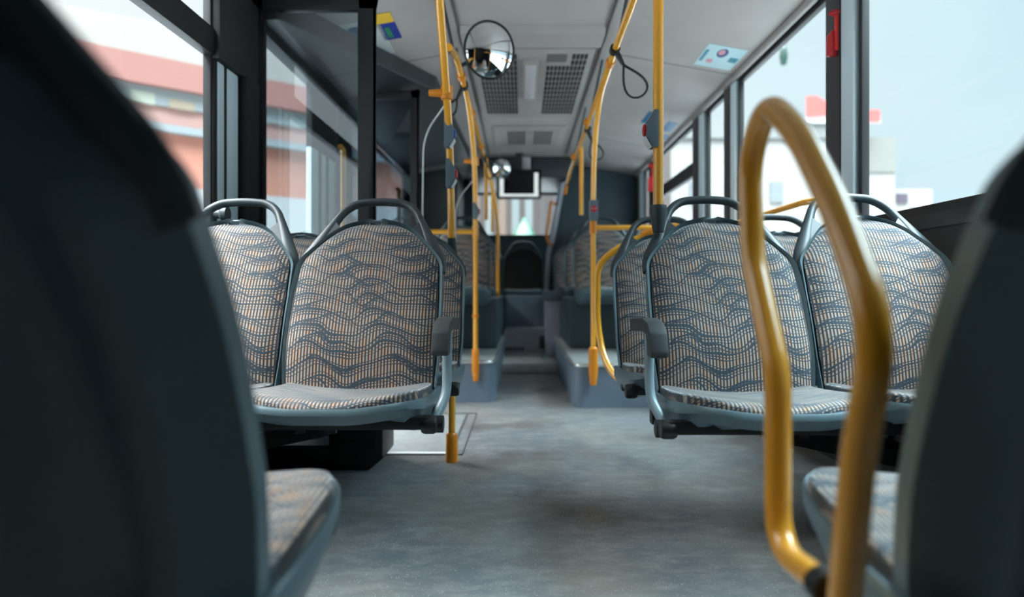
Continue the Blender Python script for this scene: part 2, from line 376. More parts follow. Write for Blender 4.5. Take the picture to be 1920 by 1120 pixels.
# right rear bulkhead (engine tower) with slanting aisle edge
b = MB().prism([(.30, 0.7), (XR, .7), (XR, 2.14), (.60, 2.27), (.52, 2.2), (.34, 1.2)], 'y', 7.75, YE-.02)
struct(b.build('wall_engine_tower', M['teal'], bevel=.01))
b = MB().tube([(.30, 7.73, .72), (.33, 7.73, 1.2), (.40, 7.72, 1.55), (.50, 7.72, 2.1), (.57, 7.72, 2.26)], .035, 10)
struct(b.build('trim_%d' % k, M['greypur'])); k += 1
struct(MB().box(XL, -.76, 7.6, YE-.02, .70, 2.2).build('wall_left_bulkhead', M['header'], smooth=0))
# dark box over the rear window
o = struct(MB().box(-.62, .58, 7.35, YE-.02, 2.06, 2.295).build('trim_%d' % k, M['header'], bevel=.015)); k += 1
tag(MB().box(.0, .10, 7.25, 7.35, 2.06, 2.28).build('camera_housing', M['lamp'], bevel=.02), 'small grey box under the ceiling in front of dark rear header', 'housing')
o = tag(empty('equipment_cabinet', (.36, 6.8, 0)), 'pale grey cabinet beside the rear steps with chamfered foot', 'cabinet')
MB().prism([(-.11, .0), (.0, .0), (.07, .16), (.07, .66), (-.11, .66)], 'y', -.30, .35).build('body', M['greypur'], o, bevel=.012)
MB().box(-.125, .075, -.32, .36, .66, .755).build('lid', M['platform'], o, bevel=.012)

# ---------------------------------------------------------------- ramp hatch and heater
o = tag(empty('ramp_hatch', (-.73, 3.47, 0)), 'pale rectangular floor hatch in front of the open door', 'hatch')
MB().box(-.50, .39, -.45, .45, 0, .004).build('plate', noisy('pale_vinyl', (.22, .235, .24), (.28, .295, .295), 15, .38), o, smooth=0)
b = MB().box(.395, .40, -.5, .5, 0, .005).box(.45, .455, -.5, .5, 0, .005).box(-.5, .455, -.50, -.49, 0, .005).box(-.5, .455, .49, .5, 0, .005)
b.build('frame', M['seam'], o, smooth=0)
MB().box(-.5, .39, -.49, -.455, 0, .006).build('edge_strip', M['white'], o, smooth=0)
o = tag(empty('floor_heater', (-.92, 2.82, 0)), 'black heater box on the floor under the left seats', 'heater')
MB().prism([(.10, .0), (.27, .0), (.33, .05), (.33, .37), (.10, .37)], 'y', -.10, .14).build('body', M['black'], o, bevel=.008)
MB().box(-.30, .11, -.07, .12, 0, .10).build('duct', M['black'], o, bevel=.006)
b = MB()
for i in range(5): b.box(.12, .30, -.104, -.10, .10+i*.05, .125+i*.05)
b.build('grille', M['slot'], o, smooth=0)

# ================================================================ seats
def interp(tab, x):
    for (a, fa), (b_, fb) in zip(tab, tab[1:]):
        if x <= b_: return fa+(fb-fa)*(x-a)/(b_-a)
    return tab[-1][1]
def smooth_interp(tab, x, h=.012):
    return sum(interp(tab, min(max(x+d*h, tab[0][0]), tab[-1][0])) for d in (-1, -.5, 0, .5, 1))/5
def spine(v):
    """point of the backrest plane at length v above the cushion, (y, z), and its backward normal"""
    n = 20; y = z = 0; st = v/n
    for i in range(n):
        t = (i+.5)*st; a = math.radians(9+26*max(0, min(1, t/.5))); y += math.sin(a)*st; z += math.cos(a)*st
    a = math.radians(9+26*max(0, min(1, v/.5)))
    return Vector((0, y, .455+z)), Vector((0, math.cos(a), -math.sin(a)))
FAB = [(0, .228), (.1, .233), (.3, .234), (.40, .229), (.44, .221), (.49, .186), (.54, .145), (.575, .100), (.593, .045), (.600, .004)]
SHL = [(-.07, .222), (0, .236), (.1, .245), (.3, .247), (.42, .242), (.45, .227), (.50, .187), (.55, .148), (.585, .105), (.606, .05), (.612, .004)]
def back_cushion(mat):
    b = MB(); nu, nv = 26, 44; uv = {}
    def prof(s): return 1-abs(s)**7
    def P(front):
        def f(i, j):
            v = -.01+.61*(1-(1-j)**1.35); s = 2*i-1; hw = smooth_interp(FAB, max(v, 0), .008); p, n = spine(v)
            th = .028*prof(s)*(1-max(0, (v-.49)/.11)**3) if front else 0
            bol = .010*abs(s)**3
            lum = .010*math.exp(-((v-.13)/.10)**2)
            return p+Vector((hw*s, 0, 0))-n*(th+bol+(lum if front else 0)+.001)
        return f
    for fr in (True, False):
        o = b.grid(P(fr), nu, nv, flip=not fr)
        for j in range(nv+1):
            for i in range(nu+1):
                v = -.01+.61*(1-(1-j/nv)**1.35); uv[o+j*(nu+1)+i] = (smooth_interp(FAB, max(v, 0), .008)*(2*i/nu-1)+.3, v)
    # close the side strips
    n1 = (nu+1)*(nv+1)
    for j in range(nv):
        for i in (0, nu): b.f.append((j*(nu+1)+i, (j+1)*(nu+1)+i, n1+(j+1)*(nu+1)+i, n1+j*(nu+1)+i))
    return b.mesh('back_cushion', mat, smooth=60, uv=uv)
def back_shell():
    b = MB(); nu, nv = 32, 44
    def P(back):
        def f(i, j):
            v = -.07+.682*(1-(1-j)**1.3); s = 2*i-1; hw = smooth_interp(SHL, v, .008); p, n = spine(max(v, -.03))
            if v < -.03: p = p+Vector((0, 0, v+.03))
            if back:
                off = .012+.034*(1-abs(s)**4)+.010*math.exp(-((abs(s)-.70)/.10)**2)-.010*math.exp(-((abs(s)-.48)/.08)**2)
                off *= 1-.45*max(0, (v-.38)/.21)**2
            else: off = -(.012+.008*abs(s)**3)*(1 if abs(s) > .965 or v > .605 else .0)
            return p+Vector((hw*s, 0, 0))+n*off
        return f
    b.grid(P(False), nu, nv); b.grid(P(True), nu, nv, flip=True); n1 = (nu+1)*(nv+1)
    for j in range(nv):
        for i in (0, nu): b.f.append((j*(nu+1)+i, (j+1)*(nu+1)+i, n1+(j+1)*(nu+1)+i, n1+j*(nu+1)+i))
    for i in range(nu):
        for j in (0, nv): b.f.append((j*(nu+1)+i, j*(nu+1)+i+1, n1+j*(nu+1)+i+1, n1+j*(nu+1)+i))
    return b.mesh('back_shell', M['shell'], smooth=55)
def hoop():
    pl = [(-.226, .395), (-.217, .45), (-.172, .57), (-.128, .670), (-.085, .708), (0, .716), (.085, .708), (.128, .670), (.172, .57), (.217, .45), (.226, .395)]
    pts = fillet([(u, v, 0) for u, v in pl], .035, 5); out = []; rs = []
    for q in pts:
        p, n = spine(q.y); out.append(p+Vector((q.x, 0, 0))+n*.008); rs.append(.0145+.016*max(0, min(1, (.64-q.y)/.18))**1.2*(1 if q.y > .42 else .8))
    b = MB(); b.tube(out, rs, 12)
    # flatten thickness front to back
    for i, v in enumerate(b.v):
        c = out[i//12]; d = Vector(v)-c; p, n = spine(pts[i//12].y); d -= n*d.dot(n)*(1-.0145/rs[i//12]*1.0); b.v[i] = tuple(c+d)
    # web between hoop foot and shell shoulders
    for sg in (-1, 1):
        w = [(.232, .41), (.222, .455), (.172, .57), (.150, .615), (.118, .572), (.16, .50), (.20, .44), (.215, .40)]
        vs = []
        for off in (-.004, .014):
            for u, v in w: p, n = spine(v); vs.append(p+Vector((sg*u, 0, 0))+n*off)
        m = len(w); b.add(vs, [tuple(range(m)), tuple(range(2*m-1, m-1, -1))]+[(i, i+m, (i+1) % m+m, (i+1) % m) for i in range(m)])
    return b.mesh('head_hoop', M['hoop'], smooth=50)
def outline(y):   # half width of the cushion at local y (0 back .. -.42 front)
    t = min(1, max(0, -y/.42)); return (.228+.006*math.sin(t*3))*max(0, 1-t**8)**.40
def zc(x, y):
    t = -y/.42; s = abs(x)/.23
    return .452+.026*s**2.2+.046*max(0, t-.1)**1.6
def seat_cushion(mat):
    b = MB(); nu, nv = 28, 34; uv = {}
    def yy(j): return -.42*math.sin(j*math.pi/2)**.9
    def P(top):
        def f(i, j):
            y = yy(j); s = 2*i-1; x = outline(y)*math.sin(s*math.pi/2); t = -y/.42
            e = (1-abs(s)**6)*(1-t**10)
            return Vector((x, y+.004, zc(x, y)-.024+(.036*e**.55 if top else -.010)))
        return f
    for tp in (True, False):
        o = b.grid(P(tp), nu, nv, flip=tp)
        for j in range(nv+1):
            for i in range(nu+1):
                q = b.v[o+j*(nu+1)+i]; uv[o+j*(nu+1)+i] = (q[0]+.3, q[1]*1.0+2+(q[2]-zc(q[0], q[1]))*.9)
    n1 = (nu+1)*(nv+1)
    for j in range(nv):
        for i in (0, nu): b.f.append((j*(nu+1)+i, (j+1)*(nu+1)+i, n1+(j+1)*(nu+1)+i, n1+j*(nu+1)+i))
    for i in range(nu): b.f.append((i, i+1, n1+i+1, n1+i))
    return b.mesh('seat_cushion', mat, smooth=70, uv=uv)
def seat_pan():
    b = MB(); N = 56; rings = []
    for sc, dz, kk in ((.93, -.010, 1), (1.035, -.006, 1), (1.055, -.014, 1), (1.05, -.028, 1), (1.035, -.030, 1), (1.0, -.048, 1), (.93, -.064, 1), (.80, -.070, 1)):
        r = []
        for i in range(N):
            a = -math.pi*(i/(N-1)); ca, sa = math.cos(a), math.sin(a)
            # superellipse front, square back
            x = .236*math.copysign(abs(ca)**.34, ca); y = -.42*abs(sa)**.62
            dz_ = dz*(.80+1.0*max(0, 1-abs(y)/.36)**.6 if dz < -.02 else 1); z = zc(x, y)-.012+dz_
            r.append(b_add(b, (x*sc, (y+.2)*sc-.2+(.045 if abs(y) < 1e-6 else 0), z)))
        rings.append(r)
    for r0, r1 in zip(rings, rings[1:]):
        for i in range(N): b.f.append((r0[i], r0[(i+1) % N], r1[(i+1) % N], r1[i]))
    b.f.append(tuple(rings[-1])); b.f.append(tuple(rings[0][::-1]))
    return b.mesh('seat_pan', M['shell'], smooth=50)
def b_add(b, p): b.v.append(p); return len(b.v)-1
ME = dict(bc=back_cushion(M['fabric']), bs=back_shell(), ho=hoop(), sc=seat_cushion(M['fabric']), sp=seat_pan(),
          bcd=back_cushion(M['leather']), scd=seat_cushion(M['leather']))
def part(name, me, par):
    o = bpy.data.objects.new(name, me); C.objects.link(o); o.parent = par; return o
def armrest(seat, x):
    """armrest at local x: pad that bends down in front, grey tube down to the seat bar"""
    b = MB(); sg = 1 if x > 0 else -1
    prof = [(.06, .640), (.06, .680), (-.13, .690), (-.205, .680), (-.245, .655), (-.262, .60), (-.255, .588), (-.205, .588), (-.200, .62), (-.185, .645), (-.13, .652)]
    b.prism(prof, 'x', x-.024, x+.024)
    o = b.build('armrest', M['arm'], seat, bevel=.008)
    xt = x+sg*.010
    p = fillet([(xt, -.17, .655), (xt, -.17, .53), (xt-sg*.000, -.185, .47), (xt-sg*.03, -.24, .405)], .05)
    MB().tube(p, .0135, 10).build('support_tube', M['armtube'], o)
    MB().tube([(xt-sg*.055, -.25, .402), (xt-.0*sg, -.25, .402)], .024, 12).build('pivot', M['black'], o, bevel=.003)
    return o
def shoulder_cap():
    b = MB()
    for sg in (-1, 1):
        w = [(.247, .40), (.247, .425), (.230, .465), (.190, .525), (.150, .572), (.108, .602), (.05, .620), (0, .626)]
        inn = [(u-.020 if u > .02 else 0, v-.020) for u, v in w]
        pl = w+inn[::-1]; vs = []
        for off in (-.012, .018):
            for u, v in pl: p, n = spine(v); vs.append(p+Vector((sg*u, 0, 0))+n*off)
        m = len(pl); b.add(vs, [tuple(range(m)), tuple(range(2*m-1, m-1, -1))]+[(i, i+m, (i+1) % m+m, (i+1) % m) for i in range(m)])
    return b.mesh('shoulder_cap', M['hoop'], smooth=50)
ME['cap'] = shoulder_cap()
proto = {}
def seat(x, Y, z, label, group=None, rz=0, kind='f', arm=0):
    key = kind
    if key not in proto:
        t = empty('passenger_seat', (0, 0, 0))
        part('seat_pan', ME['sp'], t); part('seat_cushion', ME['scd' if kind == 'd' else 'sc'], t)
        part('back_shell', ME['bs'], t); part('back_cushion', ME['bcd' if kind == 'd' else 'bc'], t); part('shoulder_cap', ME['cap'], t) if kind == 'n' else part('head_hoop', ME['ho'], t)
        proto[key] = t; o = t
    else:
        src = proto[key]; o = src.copy(); C.objects.link(o)
        for ch in src.children:
            if ch.name.startswith('armrest'): continue
            c = ch.copy(); c.parent = o; C.objects.link(c)
    o.location = (x, Y, z); o.rotation_euler = (0, 0, rz); tag(o, label, 'seat', group)
    if not rz: pass
    if arm: armrest(o, arm)
    return o
G1 = 'pairs of patterned bus seats facing the camera'
G2 = 'patterned seats raised on the rear platforms'
G3 = 'foreground seats seen from behind'
seats = []
PI = math.pi
seat(-.505, 2.0, 0, 'patterned seat with armrest left of the aisle, nearest facing the camera', G1, arm=.282)
seat(-1.0, 2.0, 0, 'patterned window seat left, partly behind dark foreground seat back', G1)
seat(.645, 1.94, 0, 'patterned seat with armrest right of the aisle behind the yellow loop', G1, arm=-.282)
seat(1.14, 1.94, .008, 'nearest patterned window seat on the right by the dark side panel', G1)
seat(-.485, 2.60, 0, 'patterned aisle seat on the left in front of the open door pole', G1, kind='n')
seat(-.98, 2.60, 0, 'patterned window seat just in front of open glass door leaf', G1, kind='n')
seat(.625, 2.55, 0, 'patterned aisle seat on the right, second row, beside curved yellow rail', G1)
seat(1.12, 2.55, .008, 'patterned window seat right, second row, mostly behind the nearest pair', G1)
for r, (Y, w) in enumerate(((5.2, 'first'), (6.35, 'second'))):
    for x, sd, pl in ((-.50, 'left', 'aisle'), (-.995, 'left', 'window'), (.675, 'right', 'aisle'), (1.165, 'right', 'window')):
        seat(x, Y, .30, f'{pl} seat on the {sd} rear platform, {w} raised row', G2)
tail = seat(.62, 7.35, .30, 'aisle side seat in front of teal bulkhead beside pale cabinet', G2)
seat(.02, 7.75, .28, 'dark seat at the end of the aisle under rear window', 'dark rear bench seats', kind='d')
seat(-.48, 7.75, .28, 'dark rear seat left of the aisle end, mostly hidden', 'dark rear bench seats', kind='d')
fgl = seat(-.515, .69, 0, 'large dark seat back at the left edge with blurred cushion beyond', G3, rz=PI)
fgr = seat(.655, .69, 0, 'large dark seat back at the right edge behind yellow loop', G3, rz=PI-.075)

for o in (fgl, fgr):      # these two backs are set further reclined
    Rm = Matrix.Rotation(-math.radians(4), 4, 'X') @ Matrix.Diagonal((1, 1, 1.04, 1)); pv = Matrix.Translation((0, 0, .455))
    for ch in o.children:
        if not ch.name.startswith(('seat_pan', 'seat_cushion')): ch.matrix_local = pv @ Rm @ pv.inverted()
        else: ch.location.z = -.028
# seat support frames
def frame(x0, x1, Y, end, label, wall_x, z=0, s=1):
    """black bar under a pair of seats, struts running to the wall; s=-1 for seats facing away"""
    o = tag(empty('cantilever_support', (0, Y, z)), label, 'seat frame', 'black seat support frames')
    MB().box(x0, x1, -.30*s-.02, -.30*s+.02, .400, .434).box(x0, x1, -.08*s-.02, -.08*s+.02, .380, .420).build('cross_bar', M['black'], o, bevel=.004)
    e_ = x0 if abs(x0-wall_x) > abs(x1-wall_x) else x1
    MB().lathe([(.0, -.02), (.022, -.02), (.026, -.012), (.026, .012), (.022, .02), (0, .02)], 16, (e_, -.30*s, .412), 'x').build('end_cap', M['black'], o)
    m = (x0+x1)/2; q = e_*.72+wall_x*.28
    sg = 1 if wall_x > m else -1; wx = wall_x-sg*.02
    MB().beam((q, -.26*s, .395), (wx, .02*s, .20), .05, .045).build('strut', M['black'], o)
    MB().beam((q+sg*.18, -.20*s, .395), (wx-sg*.18, .0*s, .26), .03, .04).build('strut', M['black'], o)
    for t in (.25, .33, .75, .85): xx = e_+(wall_x-e_)*t; MB().box(xx-.012, xx+.012, -.31*s-.008, -.31*s+.008, .390, .402).build('bolt', M['black'], o, smooth=0)
    MB().box(min(wx, wx+sg*.018), max(wx, wx+sg*.018), -.12, .14, .12, .44).build('wall_plate', M['black'], o, bevel=.003)
frame(-1.24, -.245, 2.0, 1, 'black frame under the left pair nearest the camera', XL)
frame(.375, 1.38, 1.94, -1, 'black frame under the right pair behind yellow loop', XR)
frame(-1.24, -.245, 2.60, 1, 'black frame under the left pair in front of door leaf', XL)
frame(.385, 1.38, 2.55, -1, 'black frame under the second right hand pair', XR)
frame(-1.24, -.31, .69, 1, 'black frame below the dark foreground seat at left', XL, s=-1)
frame(.47, 1.38, .69, -1, 'black frame below the dark foreground seat at right', XR, s=-1)

# ================================================================ yellow rails and poles
R = .0165
def pole(label, pts, r=R, group='yellow vertical poles', name='grab_pole', fl=.12):
    o = MB().tube(fillet(pts, fl), r, 18).build(name, M['yellow'])
    return tag(o, label, 'pole', group)
# left pole A
pA = pole('yellow pole behind the nearest left seats carrying two push buttons', [(-.308, 2.33, 2.02), (-.308, 2.40, 1.86), (-.312, 2.80, 1.42), (-.312, 2.86, .95), (-.312, 2.86, .02)], fl=.25)
def fitting(par, x, y, z, sg):
    b = MB().tube([(x, y, z-.028), (x, y, z+.028)], .025, 16); b.tube([(x, y, z), (x+sg*.075, y, z)], [.020, .014], 12); return b.build('clamp', M['orange'], par, bevel=.003)
MB().tube([(-.312, 2.86, 0), (-.312, 2.86, .008), (-.312, 2.86, .12), (-.312, 2.86, .13)], [.028, .028, .026, .018], 18).build('foot_sleeve', M['orange'], pA)
def tpt(Y): return Y
fitting(pA, -.3105, 2.66, 1.587, -1)
MB().tube([(-.312, 2.86, .93), (-.312, 2.84, 1.0)], [.03, .022], 12, squash=.8).build('seat_bracket', M['hoop'], pA)
pB = pole('yellow pole at the aisle corner of the left rear platform', [(-.31, 3.2, 1.87), (-.31, 3.75, 1.87), (-.31, 4.28, 1.62), (-.312, 4.33, .9), (-.312, 4.33, .19)], fl=.3)
MB().tube([(-.312, 4.33, .37), (-.312, 4.33, .36), (-.312, 4.335, .22), (-.31, 4.34, .15)], [.018, .025, .025, .018], 14).build('foot_sleeve', M['orange'], pB)
MB().tube([(-.312, 4.33, .58), (-.312, 4.33, .60)], .022, 14).build('collar', M['orange'], pB)
fitting(pB, -.311, 4.29, 1.63, -1)
MB().tube([(-.30, 4.33, 1.16), (-.62, 4.33, 1.16)], .0165, 14).build('side_arm', M['yellow'], pB)
MB().tube([(-.312, 4.33, 1.12), (-.312, 4.33, 1.20)], .023, 14).build('tee_joint', M['orange'], pB)
pole('slim yellow pole rising from the first raised seat row at left', [(-.30, 5.42, 1.36), (-.30, 5.42, 1.88)])
pole('slim yellow pole rising from the second raised seat row at left', [(-.30, 6.58, 1.36), (-.30, 6.58, 1.88)])
pole('long yellow pole at the far left end of the aisle', [(-.232, 6.3, .70), (-.232, 6.3, 1.5), (-.31, 6.0, 1.88)], fl=.3)
# right poles
pR = pole('tall yellow pole at right of the aisle standing on a seat bracket', [(.455, 2.13, 1.03), (.455, 2.13, 2.28)], r=.0175)
MB().tube([(.455, 2.13, .96), (.455, 2.13, 1.035), (.455, 2.13, 1.05)], [.018, .030, .027], 14).build('seat_bracket', M['hoop'], pR)
pC = pole('yellow pole at the aisle corner of the right rear platform', [(.43, 3.0, 1.87), (.445, 3.65, 1.87), (.46, 4.02, 1.72), (.461, 4.12, 1.4), (.461, 4.12, .18)], fl=.25)
MB().tube([(.461, 4.12, .40), (.461, 4.12, .39), (.461, 4.12, .24), (.461, 4.12, .155)], [.018, .031, .030, .020], 14).build('foot_sleeve', M['orange'], pC)
MB().tube([(.461, 4.12, 1.13), (.461, 4.12, 1.21)], .023, 14).build('tee_joint', M['orange'], pC)
pole('slim yellow pole rising from the first raised seat row at right', [(.466, 5.0, 1.35), (.466, 5.0, 1.88)])
# ceiling rails
def rail(label, pts, name='ceiling_rail'):
    o = MB().tube(fillet(pts, .1), R, 16).build(name, M['yellow']); return tag(o, label, 'handrail', 'yellow rails under the ceiling')
rl = rail('long yellow rail under the left edge of the ceiling panel', [(-.31, 2.72, 1.80), (-.31, 3.0, 1.87), (-.31, 7.3, 1.87)])
rr = rail('long yellow rail under the right edge of the ceiling panel', [(.41, .9, 1.87), (.435, 3.6, 1.87), (.45, 5.9, 1.87), (.45, 6.35, 1.83)])
for par, xs, ys, sg in ((rl, -.31, (3.3, 4.0, 4.9, 5.8, 6.9), -1), (rr, .43, (1.6, 3.1, 4.2, 5.3), 1)):
    for y in ys:
        MB().tube([(xs, y, 1.87), (xs+sg*.03, y, 1.94), (xs+sg*.10, y, 2.275)], [.010, .009, .009], 8).build('bracket', M['hoop'], par)
        MB().tube([(xs, y-.03, 1.87), (xs, y+.03, 1.87)], .0225, 12).build('clamp', M['orange'], par)
MB().tube([(.45, 6.38, 1.80), (.44, 6.50, 1.75)], [.012, .020], 10).build('end_knob', M['orange'], rr)
# wall rail and transverse bar
o = MB().tube(fillet([(.46, 4.12, 1.168), (1.12, 4.12, 1.17), (1.32, 4.05, 1.175), (1.33, 3.4, 1.18), (1.33, 3.0, 1.18), (1.375, 2.93, 1.18)], .15), .0165, 14).build('guard_rail', M['yellow'])
tag(o, 'yellow horizontal rail running from the right platform pole to the windows', 'handrail')
o = MB().tube(fillet([(.88, 3.3, 1.11), (.72, 3.4, 1.09), (.50, 3.4, .985), (.402, 3.4, .90), (.40, 3.4, .60), (.425, 3.35, .42), (.47, 3.2, .32), (.66, 2.95, .285)], .12), .0175, 16).build('curved_grab_rail', M['yellow'])
tag(o, 'curved yellow rail bending down behind the second right hand seats', 'handrail')
MB().tube([(.64, 3.40, 1.055), (.70, 3.40, 1.082)], .023, 12).build('collar', M['orange'], o)
MB().tube([(.66, 2.95, .285), (.72, 2.86, .285), (.72, 2.70, .40)], .014, 10).build('seat_bracket', M['black'], o)
o = MB().tube(fillet([(.40, 7.72, 1.80), (.34, 7.55, 1.80), (.335, 7.5, 1.72), (.29, 7.5, 1.42), (.30, 7.5, 1.33), (.37, 7.72, 1.30)], .06), .016, 12).build('curved_grab_bar', M['orange'])
tag(o, 'small orange grab bar on the grey edge beside rear window', 'grab bar')
# foreground loop
lp = [(.345, .985, .434), (.345, .86, .445), (.345, .862, .657), (.345, .955, .815), (.345, .97, .965), (.345, .90, 1.035), (.345, .80, .968), (.345, .705, .862), (.345, .632, .755), (.345, .625, .70), (.345, .655, .60), (.345, .69, .40), (.345, .69, .30)]
pts = fillet([(.345, .735, .432), (.345, .862, .420)]+lp[2:], [.09, .03, .03, .06, .10, .05, .04, .04, .03, .03, .03][:len(lp)-1], 8)
o = MB().tube(pts, .0175, 24).build('seat_grab_loop', M['yellow']); tag(o, 'large yellow tubular loop beside the right foreground seat', 'handrail')
MB().tube([(.345, .738, .432), (.345, .712, .432)], .021, 14).build('end_ring', M['black'], o)
MB().box(.35, .47, .66, .72, .385, .41).build('bracket', M['black'], o, bevel=.004)

# push buttons
def text_mesh(txt, size, name, mat, parent, M4):
    cu = bpy.data.curves.new('t', 'FONT'); cu.body = txt; cu.size = size; cu.align_x = 'CENTER'; cu.align_y = 'CENTER'; cu.extrude = .0004
    to = bpy.data.objects.new('t', cu); C.objects.link(to); bpy.context.view_layer.update()
    me = bpy.data.meshes.new_from_object(to.evaluated_get(bpy.context.evaluated_depsgraph_get())); bpy.data.objects.remove(to); bpy.data.curves.remove(cu)
    me.name = name; me.transform(M4); me.materials.clear(); me.materials.append(mat)
    o = bpy.data.objects.new(name, me); C.objects.link(o); o.parent = parent; return o
def button(x, y, z, sg, s, col, label, txt=None):
    """housing hangs on the pole at x; the push face looks sideways (sg) and a little down"""
    o = tag(empty('stop_button', (x, y, z)), label, 'push button', 'push buttons on the yellow poles')
    prof = [(0, .055*s), (sg*.014*s, .055*s), (sg*.036*s, .018*s), (sg*.036*s, -.024*s), (sg*.018*s, -.055*s), (0, -.055*s)]
    MB().prism(prof, 'y', -.025*s, .025*s).build('housing', M['grey'], o, bevel=.003)
    MB().lathe([(0, 0), (.018*s, 0), (.017*s, sg*.006*s), (.010*s, sg*.008*s), (0, sg*.008*s)], 20, (sg*.036*s, 0, -.002*s), 'x').build('push_disc', M[col], o)
    MB().beam((sg*.040*s, 0, -.025*s), (sg*.022*s, 0, -.056*s), .044*s, .003).build('label_plate', M['white'], o)
    return o
button(-.330, 2.745, 1.440, 1, 1.12, 'blue', 'grey button box with blue disc, upper one on the left pole')
button(-.328, 2.79, 1.275, 1, 1.12, 'red', 'grey button box with red disc, lower one on the left pole')
button(-.324, 4.29, 1.295, 1, 1.0, 'red', 'small grey button box on the left platform pole')
button(.452, 2.13, 1.302, -1, 1.12, 'red', 'large grey button box with red disc on the tall right pole')
o = tag(empty('stop_button', (.461, 4.10, 1.275)), 'grey button with round red STOP face on the right platform pole', 'push button', 'push buttons on the yellow poles')
MB().box(-.026, .026, -.03, .022, -.065, .065).build('housing', M['grey'], o, bevel=.006)
MB().lathe([(0, -.036), (.019, -.036), (.021, -.030), (0, -.030)], 24, (0, 0, .008), 'y').build('push_disc', M['red'], o)
text_mesh('STOP', .014, 'lettering', M['white'], o, Matrix.Translation((0, -.0365, .008)) @ Matrix.Rotation(PI/2, 4, 'X'))

# hand straps (thin black loops)
def strap(x, y, z, L, w, tilt, label):
    o = tag(empty('hand_strap', (x, y, z)), label, 'strap', 'black hand straps on the rails')
    MB().tube([(0, -.02, 0), (0, .02, 0)], .024, 12).build('clip', M['rubber'], o)
    d = Vector((math.sin(tilt), 0, -math.cos(tilt))); r = Vector((d.z, 0, -d.x))
    MB().tube([Vector((0, 0, 0)), d*.03, d*.08], [.010, .014, .008], 10).build('buckle', M['rubber'], o)
    pts = []
    for i in range(25):
        t = i/24*2*math.pi; ax = (1-math.cos(t))/2; pts.append(d*(.08+L*ax)+r*math.sin(t)*w*(ax**.7)*1.3)
    MB().tube(pts, .0045, 8, squash=1.6).build('loop', M['rubber'], o)
    return o
strap(.425, 2.92, 1.865, .165, .055, .52, 'thin black strap loop hanging from the right ceiling rail')
strap(.47, 2.18, 1.93, .12, .06, -.9, 'black strap loop at the top of the tall right pole')
strap(.448, 4.35, 1.86, .14, .05, .35, 'black strap loop behind the right platform pole')
strap(-.31, 3.45, 1.87, .10, .03, -.5, 'short black strap folded on the left rail, nearest the mirror')
strap(-.31, 5.25, 1.87, .12, .03, .3, 'short black strap on the left rail above the raised seats')

# glass draught screens at the left poles
def screen(X, Y, z1, w, z0, label):
    o = tag(empty('draught_screen', (X, Y, 0)), label, 'glass screen', 'clear screens held by the left poles')
    out = fillet([(0, 0, z1), (-w*.95, 0, z1-.14), (-w, 0, z0)], .16, 10)
    MB().prism([(p.x, p.z) for p in out]+[(0, z0)], 'y', -.003, .003).build('pane', M['glass'], o, smooth=0)
    MB().tube(out, .0045, 8).build('edge_glint', M['white'] if Y < 3.5 else M['lamp'], o); return o  # pale tube paints the light caught along the glass edge
screen(-.33, 2.80, 1.585, .105, .95, 'clear screen with white curved edge beside the near left pole')
screen(-.33, 4.31, 1.50, .12, .72, 'clear screen with grey curved edge beside the left platform pole')

# ================================================================ ceiling fittings
def mirror(x, y, z, r, sq, tiltx, label, yaw=0):
    o = tag(empty('convex_mirror', (x, y, z)), label, 'mirror', 'round convex mirrors'); o.rotation_euler = (tiltx, 0, yaw)
    Rs = r/math.sin(.5); prof = [(0, -Rs*(1-math.cos(.5)))]+[(Rs*math.sin(.05*a), -Rs*(math.cos(.05*a)-math.cos(.5))) for a in range(1, 11)]
    MB().lathe([(q, h) for q, h in prof]+[(0, .0)], 48, axis='y').build('mirror_face', M['mirror'], o, smooth=80)
    b = MB(); pts = [(r*1.0*math.cos(i/40*2*PI), .0, r*1.0*math.sin(i/40*2*PI)) for i in range(40)]
    b.tube(pts, r*.05, 8, closed=True).build('rim', M['rubber'], o)
    MB().lathe([(r*.98, .002), (r*.8, .035), (r*.3, .05), (0, .05)], 32, axis='y').build('back_cover', M['rubber'], o)
    MB().tube([(0, .04, 0), (-.06, .09, -.03), (-.16, .06, -.09)], .010, 10).build('arm', M['hoop'], o)
    o.scale = (1, 1, sq)
    return o
mirror(-.162, 3.22, 1.975, .127, 1.09, .14, 'round convex mirror below the ceiling beside left rail', yaw=.30)
mirror(-.205, 6.6, 2.02, .09, 1.1, .2, 'small round convex mirror far back over the aisle')
struct(MB().prism([(3.70, 2.30), (3.74, 2.262), (3.95, 2.262), (4.0, 2.30)], 'x', CXL+.05, CXR-.05).build('trim_%d' % k, M['ceil_d'], bevel=.004)); k += 1
o = tag(empty('air_conditioning_panel', (.065, 4.8, 2.30)), 'large slotted ventilation panel in the middle of the ceiling', 'ventilation panel')
MB().box(-.40, .40, -.78, .80, -.022, 0).build('panel', M['ceil_d'], o, bevel=.006)
for x0, nx in ((-.355, 10), (.105, 10)):
    b = MB()
    for j in range(13):
        for i in range(nx):
            if j < 2 and x0 > 0 and i < 6: continue
            xx = x0+i*.0265; yy_ = -.70+j*.108; b.box(xx, xx+.019, yy_, yy_+.085, -.0245, -.0215)
    b.build('grille', M['slot'], o, smooth=0)
MB().box(.10, .23, -.70, -.56, -.0245, -.021).build('label_recess', M['seam'], o, smooth=0)
l = MB().box(-.055, .045, -.62, .22, -.06, -.02).build('lamp_housing', M['ceil_d'], o, bevel=.012); MB().box(-.042, .032, -.60, .12, -.068, -.055).build('lamp_cover', M['lamp'], l, bevel=.006)
o = tag(empty('roof_vent', (.065, 6.35, 2.30)), 'small pale framed vent further back in the ceiling', 'vent')
